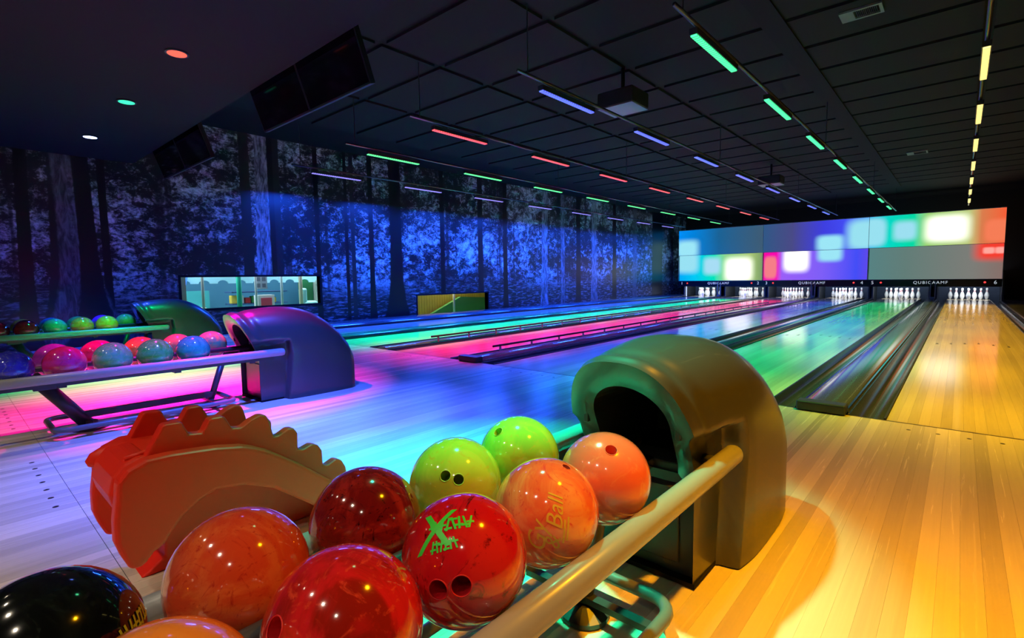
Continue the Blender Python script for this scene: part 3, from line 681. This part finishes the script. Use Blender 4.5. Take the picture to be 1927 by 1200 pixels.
c = (XB, -3.868, ZC); b_blk = bowling_ball(c, M_B['black'], 'black bowling ball with a yellow-green printed emblem', [], NB)
M_YG = mat('yellow_green_print', (0.55, 0.65, 0.03), 0.4)
up3 = pix_dir(c, 225, 1130)-pix_dir(c, 262, 1190)
on_ball(b_blk, strokes(9, 8, 0.070, 0.022), pix_dir(c, 258, 1168), up3, M_YG, 'emblem')
def rackballs(key, lst, grp, where):
    X0, Y0, Z0 = BR[key]
    for col, y, cs, lab in lst:
        z = 0.4505+Z0
        bowling_ball((X0+(0.1235 if col == 'f' else -0.1235), y, z), ball_mat('ball_%s_%s_%.2f' % (key, col, -y), *cs, 6, 2.5), lab+' '+where, [], grp)
G1 = ((0.04, 0.45, 0.05), (0.12, 0.50, 0.14), (0.30, 0.60, 0.18)); TL = ((0.02, 0.32, 0.22), (0.05, 0.42, 0.28), (0.15, 0.48, 0.32))
TAN = ((0.50, 0.40, 0.10), (0.55, 0.34, 0.12), (0.20, 0.42, 0.20)); OR = ((0.95, 0.25, 0.05), (0.95, 0.40, 0.08), (0.7, 0.12, 0.05))
PK = ((0.85, 0.02, 0.16), (0.90, 0.04, 0.35), (0.55, 0.02, 0.25)); BL = ((0.03, 0.03, 0.55), (0.06, 0.06, 0.75), (0.25, 0.30, 0.55)); PU_ = ((0.40, 0.03, 0.55), (0.55, 0.05, 0.6), (0.3, 0.03, 0.4))
MA = ((0.16, 0.006, 0.01), (0.25, 0.012, 0.015), (0.06, 0.004, 0.004)); YG = ((0.55, 0.62, 0.03), (0.45, 0.6, 0.05), (0.65, 0.45, 0.05)); AM = ((0.90, 0.38, 0.03), (0.9, 0.5, 0.08), (0.75, 0.2, 0.03))
rackballs('mid', (('f', -3.68, BL, 'dark blue ball with pale swirls'), ('f', -3.44, PK, 'hot pink ball in front of the purple one'), ('f', -3.205, ((0.10, 0.52, 0.14), (0.18, 0.55, 0.28), (0.45, 0.58, 0.22)), 'pale jade ball beside the pink ones'),
    ('f', -2.975, G1, 'leaf green swirled ball'), ('f', -2.745, TL, 'teal ball beside the leaf green one'),
    ('b', -3.46, PU_, 'purple ball half hidden behind the pink one'), ('b', -3.235, PK, 'pink ball half hidden behind the jade one'), ('b', -3.00, OR, 'orange ball half hidden behind the green one'), ('b', -2.775, TAN, 'tan ball half hidden behind the teal one'), ('b', -2.548, ((0.45, 0.45, 0.14), (0.12, 0.48, 0.22), (0.65, 0.35, 0.15)), 'tan and green ball beside the hood')),
    'balls on the middle rack', 'on the rack of the blue hood')
rackballs('far', (('f', -3.545, MA, 'very dark red ball'), ('f', -3.315, MA, 'maroon ball with blue glints'), ('f', -3.085, TL, 'teal ball'), ('f', -2.85, OR, 'orange ball'), ('f', -2.622, AM, 'amber ball'),
    ('b', -3.32, YG, 'yellow-green ball half hidden behind a maroon one'), ('b', -3.09, TL, 'teal ball half hidden behind another teal one'), ('b', -2.855, G1, 'green ball half hidden behind the orange one'), ('b', -2.625, PU_, 'purple ball half hidden behind the amber one'), ('b', -2.395, G1, 'green ball beside the hood')),
    'balls on the far rack', 'on the rack by the forest wall')

# ================================================================ DINOSAUR RAMP
ramp = tag(empty('ball_ramp', (-2.145, -3.2, 0)), 'orange plastic dinosaur-shaped ball ramp with two rows of spikes', 'ball ramp')
KR = 0.8995
def L2(pts): return [(-3.93+(a+3.93)*KR+3.2, max(0.9385+(b-0.9385)*KR, 0.002)) for a, b in pts]
side = L2([(-3.598, 0.312), (-3.57, 0.345), (-3.518, 0.366), (-3.45, 0.366), (-3.396, 0.361), (-3.31, 0.352), (-3.224, 0.335), (-3.18, 0.318), (-3.129, 0.290), (-3.07, 0.248), (-3.007, 0.202), (-2.92, 0.128), (-2.825, 0.049), (-2.74, -0.02), (-2.66, -0.1),
           (-2.80, -0.1), (-2.92, -0.02), (-3.02, 0.06), (-3.12, 0.14), (-3.22, 0.185), (-3.321, 0.198), (-3.375, 0.178), (-3.425, 0.143), (-3.46, 0.10), (-3.484, 0.066), (-3.515, 0.052), (-3.535, 0.028), (-3.552, 0.016), (-3.580, 0.020), (-3.600, 0.07), (-3.614, 0.12), (-3.613, 0.186), (-3.603, 0.26)])
ridge = L2([(-3.515, 0.352), (-3.487, 0.400), (-3.456, 0.455), (-3.448, 0.458), (-3.402, 0.456), (-3.396, 0.450), (-3.378, 0.408), (-3.338, 0.402), (-3.314, 0.443), (-3.306, 0.448), (-3.268, 0.447), (-3.260, 0.441), (-3.238, 0.396), (-3.205, 0.390),
            (-3.170, 0.412), (-3.135, 0.424), (-3.112, 0.416), (-3.104, 0.395), (-3.088, 0.328), (-3.070, 0.325), (-3.030, 0.345), (-3.008, 0.342), (-2.992, 0.318), (-2.994, 0.250), (-2.975, 0.244), (-2.935, 0.256), (-2.908, 0.246), (-2.892, 0.218), (-2.889, 0.152), (-2.870, 0.146), (-2.830, 0.162), (-2.803, 0.150), (-2.785, 0.115), (-2.775, 0.05), (-2.72, 0.03), (-2.66, -0.06),
            (-2.72, -0.07), (-2.83, 0.02), (-3.01, 0.17), (-3.14, 0.26), (-3.25, 0.30), (-3.40, 0.325), (-3.515, 0.33)])
def slab(name, poly, xa, xb, bev):
    o = MB().prism(poly, 'x', xa, xb).build(name, M_ORANGE, ramp, bevel=bev); return o
for s in (1, -1):
    slab('side_panel', side, s*0.125, s*0.180, 0.016)
    slab('spike_ridge', ridge, s*0.090, s*0.132, 0.009)
# chute between the ridges
path = [(-3.56, 0.335), (-3.50, 0.345), (-3.40, 0.338), (-3.28, 0.318), (-3.16, 0.270), (-3.04, 0.190), (-2.92, 0.105), (-2.82, 0.035), (-2.74, -0.03)]
v = []; f = []
path = [(p_[0]-3.2, p_[1]) for p_ in L2(path+[(-2.64, -0.09)])]
for i, (a, b) in enumerate(path):
    for j in range(9):
        xx = -0.10+0.2*j/8; v.append((xx, a+3.2, b+0.030*(abs(xx)/0.10)**2.2))
for i in range(len(path)-1):
    for j in range(8): q = i*9+j; f.append((q, q+1, q+10, q+9))
o = MB().add(v, f).build('chute', M_ORANGE, ramp, True); sm = o.modifiers.new('s', 'SOLIDIFY'); sm.thickness = 0.012
# rounded back between the sides, with the tail lobe
back = L2([(-3.60, 0.20), (-3.612, 0.26), (-3.598, 0.315), (-3.565, 0.350), (-3.525, 0.366), (-3.49, 0.36), (-3.50, 0.30), (-3.54, 0.20)])
slab('back_hump', back, -0.13, 0.13, 0.014)
# pedestal under the chute that carries the ramp
ped = [(-0.365, 0.0), (-0.33, 0.024), (-0.296, 0.047), (-0.294, 0.10), (-0.285, 0.20), (-0.27, 0.35), (-0.05, 0.33), (0.12, 0.24), (0.28, 0.10), (0.38, 0.0), (0.05, 0.0)]
slab('pedestal', ped, -0.10, 0.025, 0.008)
lob = MB().tube([(-0.13, -0.28, 0.352), (-0.14, -0.36, 0.366), (-0.145, -0.405, 0.370), (-0.147, -0.434, 0.366), (-0.148, -0.450, 0.360)], [0.052, 0.047, 0.039, 0.026, 0.010], 18)
lob.build('tail', M_ORANGE, ramp, True)

# ================================================================ HANGING MONITORS, PROJECTORS, VENTS
def monitor(x, y, z, label):
    r = tag(empty('monitor', (x, y, z)), label, 'monitor', 'hanging score monitors'); r.rotation_euler = (math.radians(19), 0, 0)
    MB().box(-0.485, 0.485, 0.0, 0.05, 0, 0.555).build('casing', mat('monitor_case', (0.012, 0.012, 0.014), 0.35), r, bevel=0.006)
    box(-0.470, 0.470, -0.003, -0.0005, 0.018, 0.540).build('screen', M_SCREEN, r)
    MB().tube([(0, 0.075, 0.30), (0, 0.19, 0.62), (0, 0.36, 1.12)], 0.022, 10).build('pole', M_BLACK, r, True)
    box(-0.10, 0.10, 0.05, 0.085, 0.2, 0.4).build('mount_plate', M_BLACK, r)
YT = -1.56
for cx, nm in ((-4.72, ('black hanging monitor above the blue hood, half nearer the blue lane', 'black hanging monitor above the blue hood, half nearer the pink lane')), (-8.20, ('small dark hanging monitor before the mural, half nearer the pink lane', 'small dark hanging monitor before the mural, half touching the tree tops'))):
    for s, l in zip((1, -1), nm): monitor(cx+s*0.487, YT, 2.47, l)
def projector(x, y, zt, sc, label):
    r = tag(empty('projector', (x, y, zt)), label, 'projector', 'ceiling projectors'); r.scale = (sc, sc, sc)
    MB().box(-0.25, 0.25, -0.22, 0.22, -0.20, 0.0).build('body', mat('projector_case', (0.02, 0.02, 0.024), 0.4), r, bevel=0.02)
    box(-0.24, 0.24, -0.215, 0.215, -0.204, -0.2002).build('bottom_lit_tone', mat('projector_lit_tone', (0.25, 0.26, 0.32), 0.4), r)  # thin paler bluish sheet: light on the underside put into its colour
    MB().tube([(0.08, 0.22, -0.1), (0.08, 0.27, -0.1)], 0.05, 16).build('lens', M_SCREEN, r, True)
    MB().tube([(0, 0, 0), (0, 0, (ZH-0.03-zt)/sc)], 0.025, 10).build('pole', M_DARK, r, True)
projector(-3.55, 2.05, 3.26, 1.0, 'dark box projector hung above the blue lane near its start')
projector(-3.75, 9.6, 3.28, 1.0, 'dark box projector hung above the blue lane halfway to the pins')
for (x, y, wd, dp, lab) in ((-1.08, 2.46, 0.36, 0.24, 'slatted ceiling vent above the emerald lane near its start'), (-1.05, 10.6, 0.36, 0.34, 'slatted ceiling vent above the emerald lane towards the pins')):
    r = tag(empty('ceiling_vent', (x, y, ZH-0.03)), lab, 'vent', 'ceiling vents')
    mv = mat('vent_metal', (0.14, 0.14, 0.14), 0.5)
    fr = MB().box(-wd/2, wd/2, -dp/2, -dp/2+0.03, -0.02, 0).box(-wd/2, wd/2, dp/2-0.03, dp/2, -0.02, 0).box(-wd/2, -wd/2+0.12, -dp/2+0.03, dp/2-0.03, -0.02, 0).box(wd/2-0.03, wd/2, -dp/2+0.03, dp/2-0.03, -0.02, 0)
    fr.build('frame', mv, r)
    for i in range(12):
        xx = -wd/2+0.135+i*(wd-0.18)/12; MB().add([(xx, -dp/2+0.03, 0), (xx+0.012, -dp/2+0.03, -0.02), (xx+0.012, dp/2-0.03, -0.02), (xx, dp/2-0.03, 0)], [(0, 1, 2, 3)]).build('slat', mv, r)

# ================================================================ ROOM SEEN THROUGH THE WINDOWS
RX = XL-0.12
def solid(nm, lab, cat, m, *b, group=None): return tag(box(*b).build(nm, m), lab, cat, group)
cm_ = lambda n, c, r=0.6: mat('play_'+n, c, r)
struct(box(RX-2.6, RX-0.001, -4.2, 8.3, -0.30, -0.25).build('floor', cm_('floor', (0.05, 0.40, 0.22))), 'green floor of the play room behind the mural wall', 'floor')
struct(box(RX-2.75, RX-2.6, -4.2, 8.3, -0.30, 2.2).build('wall_playroom', cm_('wall', (0.03, 0.15, 0.26))), 'teal far wall of the play room behind the windows', 'wall')
struct(box(RX-2.6, RX-0.001, -4.2, 8.3, 2.2, 2.3).build('ceiling', cm_('ceil', (0.6, 0.6, 0.6))), 'pale ceiling of the play room', 'ceiling')
struct(box(RX-2.6, RX-0.001, 2.9, 3.0, -0.25, 2.2).build('wall_partition', cm_('ceil', (0.6, 0.6, 0.6))), 'partition wall between the two parts of the play room', 'wall')
struct(box(RX-2.75, RX-0.001, -4.35, -4.2, -0.3, 2.3).build('wall_playroom', cm_('ceil', (0.6, 0.6, 0.6))), 'end wall of the play room', 'wall')
struct(box(RX-2.75, RX-0.001, 8.3, 8.45, -0.3, 2.3).build('wall_playroom', cm_('ceil', (0.6, 0.6, 0.6))), 'end wall of the slatted room', 'wall')
def roomlamp(x, y, e, col, lab):
    r = tag(empty('ceiling_lamp', (x, y, 2.2)), lab, 'lamp', 'play room ceiling lamps')
    box(-0.5, 0.5, -0.3, 0.3, -0.04, 0).build('panel', mat('lamp_panel', (0.5, 0.5, 0.5), 0.4, emit=(0.9, 0.95, 1), es=2.0), r)
    ld = bpy.data.lights.new('lamp', 'AREA'); ld.size = 1.0; ld.energy = e; ld.color = col
    lo = bpy.data.objects.new('lamp', ld); C.objects.link(lo); lo.parent = r; lo.location = (0, 0, -0.045)
roomlamp(RX-1.0, -0.9, 80, (0.80, 0.95, 1.0), 'ceiling lamp of the play room by its far end')
roomlamp(RX-1.0, 1.6, 80, (0.80, 0.95, 1.0), 'ceiling lamp of the play room by the partition')
roomlamp(RX-0.9, 5.2, 100, (1.0, 0.9, 0.5), 'warm ceiling lamp of the slatted room')
# room 1: things standing 0.5 - 2 m behind the glass; y read along the window
solid('wall_board', 'tall grey-beige board at the end of the play room window', 'board', cm_('beige', (0.42, 0.44, 0.34)), RX-0.70, RX-0.62, -1.75, -0.93, -0.25, 1.6)
for y, wd, c, lab in ((-0.62, 0.05, (0.75, 0.74, 0.62), 'pale round post beside the white steps'), (0.02, 0.09, (0.03, 0.60, 0.38), 'green padded post'), (0.34, 0.045, (0.85, 0.84, 0.80), 'white post beside the sign board'), (0.86, 0.05, (0.75, 0.85, 0.85), 'thin white post right of the red cabinet'), (1.27, 0.08, (0.80, 0.72, 0.50), 'thick cream post'), (1.78, 0.05, (0.85, 0.84, 0.70), 'thin cream post before the grey cupboard')):
    o = MB().lathe([(wd/2, 0), (wd/2, 2.45)], 14).build('post', cm_('post%.2f' % y, c), None, True); o.location = (RX-0.75, y, -0.25)
    tag(o, lab+' in the play room', 'post', 'play room posts')
r = tag(empty('play_steps', (RX-1.7, -0.75, -0.25)), 'white steps with teal backing in the play room', 'steps')
for i in range(4): box(-0.5+i*0.0, 0.5-i*0.25, -0.45, 0.55, i*0.17, (i+1)*0.17-0.03).build('step', cm_('step', (0.7, 0.75, 0.72)), r); 
box(-0.55, -0.5, -0.6, 0.7, 0, 1.0).build('backing', cm_('teal', (0.03, 0.28, 0.30)), r)
o = MB().tube([(0, 0, 0), (0, 0.35, 0.8), (0, 0.5, 1.4)], 0.12, 14).build('slide_tube', cm_('blue', (0.03, 0.18, 0.75)), None, True); o.location = (RX-1.1, -1.35, -0.25)
tag(o, 'slanted blue tube of the play room', 'tube')
# scalloped canopy
pts = [(-1.9, 0.22), (-1.9, 0.0)]
y = -1.9
while y < 2.4:
    pts += [(y+0.10+0.10*math.cos(PI-PI*i/6)+0.0, 0.0+0.07*math.sin(PI*i/6)) for i in range(1, 7)]; pts += [(y+0.34, 0.0)]; y += 0.34
pts += [(2.5, 0.0), (2.5, 0.22)]
cp = MB().prism(pts, 'x', 0, 0.03).build('canopy', cm_('canopy', (0.36, 0.70, 0.85))); cp.location = (RX-1.25, 0, 0.90); tag(cp, 'pale blue canopy board with a scalloped lower edge', 'canopy')
r = tag(empty('display_cabinet', (RX-0.95, 0.62, -0.25)), 'white framed cabinet with a red-pink front', 'cabinet')
box(-0.2, 0.0, -0.17, 0.17, 0, 0.90).build('body', cm_('white', (0.75, 0.78, 0.78)), r); box(0.001, 0.012, -0.11, 0.11, 0.06, 0.84).build('front', mat('cab_front', (0.8, 0.10, 0.16), 0.3), r)
r = tag(empty('sign_board', (RX-0.80, 0.47, 0.78)), 'white notice board with four grey squares', 'sign')
box(-0.02, 0.0, -0.12, 0.12, 0, 0.30).build('board', cm_('white2', (0.85, 0.85, 0.82)), r)
for a in (-0.055, 0.055):
    for b in (0.06, 0.19): box(0.0005, 0.004, a-0.035, a+0.035, b-0.03, b+0.05).build('square', cm_('grey', (0.35, 0.36, 0.38)), r)
for z, nm in ((0.0, 'lowest'), (0.42, 'middle'), (0.70, 'upper'), (0.95, 'topmost')):
    o = MB().box(-0.2, 0.2, -0.25, 0.9, z, z+0.025).build('wall_shelf', cm_('navy', (0.03, 0.08, 0.22))); o.location = (RX-1.55, 0.35, -0.25)
    tag(o, '%s dark blue shelf board behind the white post of the play room' % nm, 'shelf', 'play room shelves')
rnd = random.Random(4)
tc = [('red', (0.75, 0.04, 0.05)), ('white', (0.8, 0.8, 0.8)), ('yellow', (0.85, 0.6, 0.08)), ('blue', (0.05, 0.15, 0.6)), ('orange', (0.9, 0.3, 0.05)), ('green', (0.1, 0.5, 0.15))]
for zi, z in enumerate((0.445, 0.725)):
    for i in range(7):
        n, cc = tc[(i*5+zi*2) % 6]; yy = 0.17+i*0.135; hh = rnd.uniform(0.10, 0.19)
        o = MB().box(-0.07, 0.07, -0.055, 0.055, 0, hh).build('toy_box', cm_('toy_'+n, cc), bevel=0.012); o.location = (RX-1.50, yy, z-0.25)
        tag(o, '%s toy box on the %s shelf of the play room' % (n, ('middle', 'upper')[zi]), 'toy box', 'toy boxes on the shelf')
r = tag(empty('ride_car', (RX-0.95, 1.55, -0.25)), 'small teal play machine with a round seat', 'play machine')
MB().lathe([(0.16, 0), (0.16, 0.55), (0.10, 0.62)], 18).build('base', cm_('teal2', (0.05, 0.45, 0.50)), r, True)
MB().box(-0.10, 0.10, -0.20, -0.08, 0.55, 1.02).build('backrest', cm_('aqua', (0.30, 0.70, 0.72)), r, bevel=0.04); MB().lathe([(0.17, 0.62), (0.19, 0.70), (0.12, 0.74)], 18).build('seat', cm_('aqua', (0.30, 0.70, 0.72)), r, True)
solid('green_board', 'dark green board behind the play machine', 'board', cm_('dgreen', (0.01, 0.14, 0.05)), RX-1.45, RX-1.40, 1.55, 1.88, -0.25, 1.6)
r = tag(empty('cupboard', (RX-1.6, 2.25, -0.25)), 'grey-green cupboard at the partition end of the play room', 'cupboard')
box(-0.25, 0.25, -0.35, 0.30, 0, 1.6).build('body', cm_('cup', (0.40, 0.46, 0.40)), r)
for z in (0.1, 0.65, 1.1): box(0.2501, 0.265, -0.33, 0.28, z, z+0.42).build('door', cm_('cupdoor', (0.48, 0.55, 0.48)), r)
# room 2: yellow slatted fence with a green slope and white post
r = tag(empty('slat_fence', (RX-0.9, 5.0, -0.25)), 'yellow fence of upright slats behind the small window', 'fence')
sm_ = MB().box(0, 0.03, 0.005, 0.085, 0, 1.3).mesh('slat'); sm_.materials.append(cm_('slat', (0.60, 0.42, 0.05)))
for i in range(56):
    o = link('slat', sm_, None, r); o.location.y = -1.9+i*0.09
tag(MB().prism([(4.2, -0.25), (8.2, -0.25), (8.2, 0.30), (5.9, 0.42)], 'x', RX-0.80, RX-0.70).build('green_slope', cm_('slope', (0.06, 0.26, 0.08))), 'sloping dark green board in front of the slats', 'board')
o = MB().lathe([(0.03, 0), (0.03, 1.2)], 12).build('post', cm_('post_w', (0.75, 0.75, 0.65)), None, True); o.location = (RX-0.5, 5.45, -0.25); tag(o, 'white post before the yellow slats', 'post')
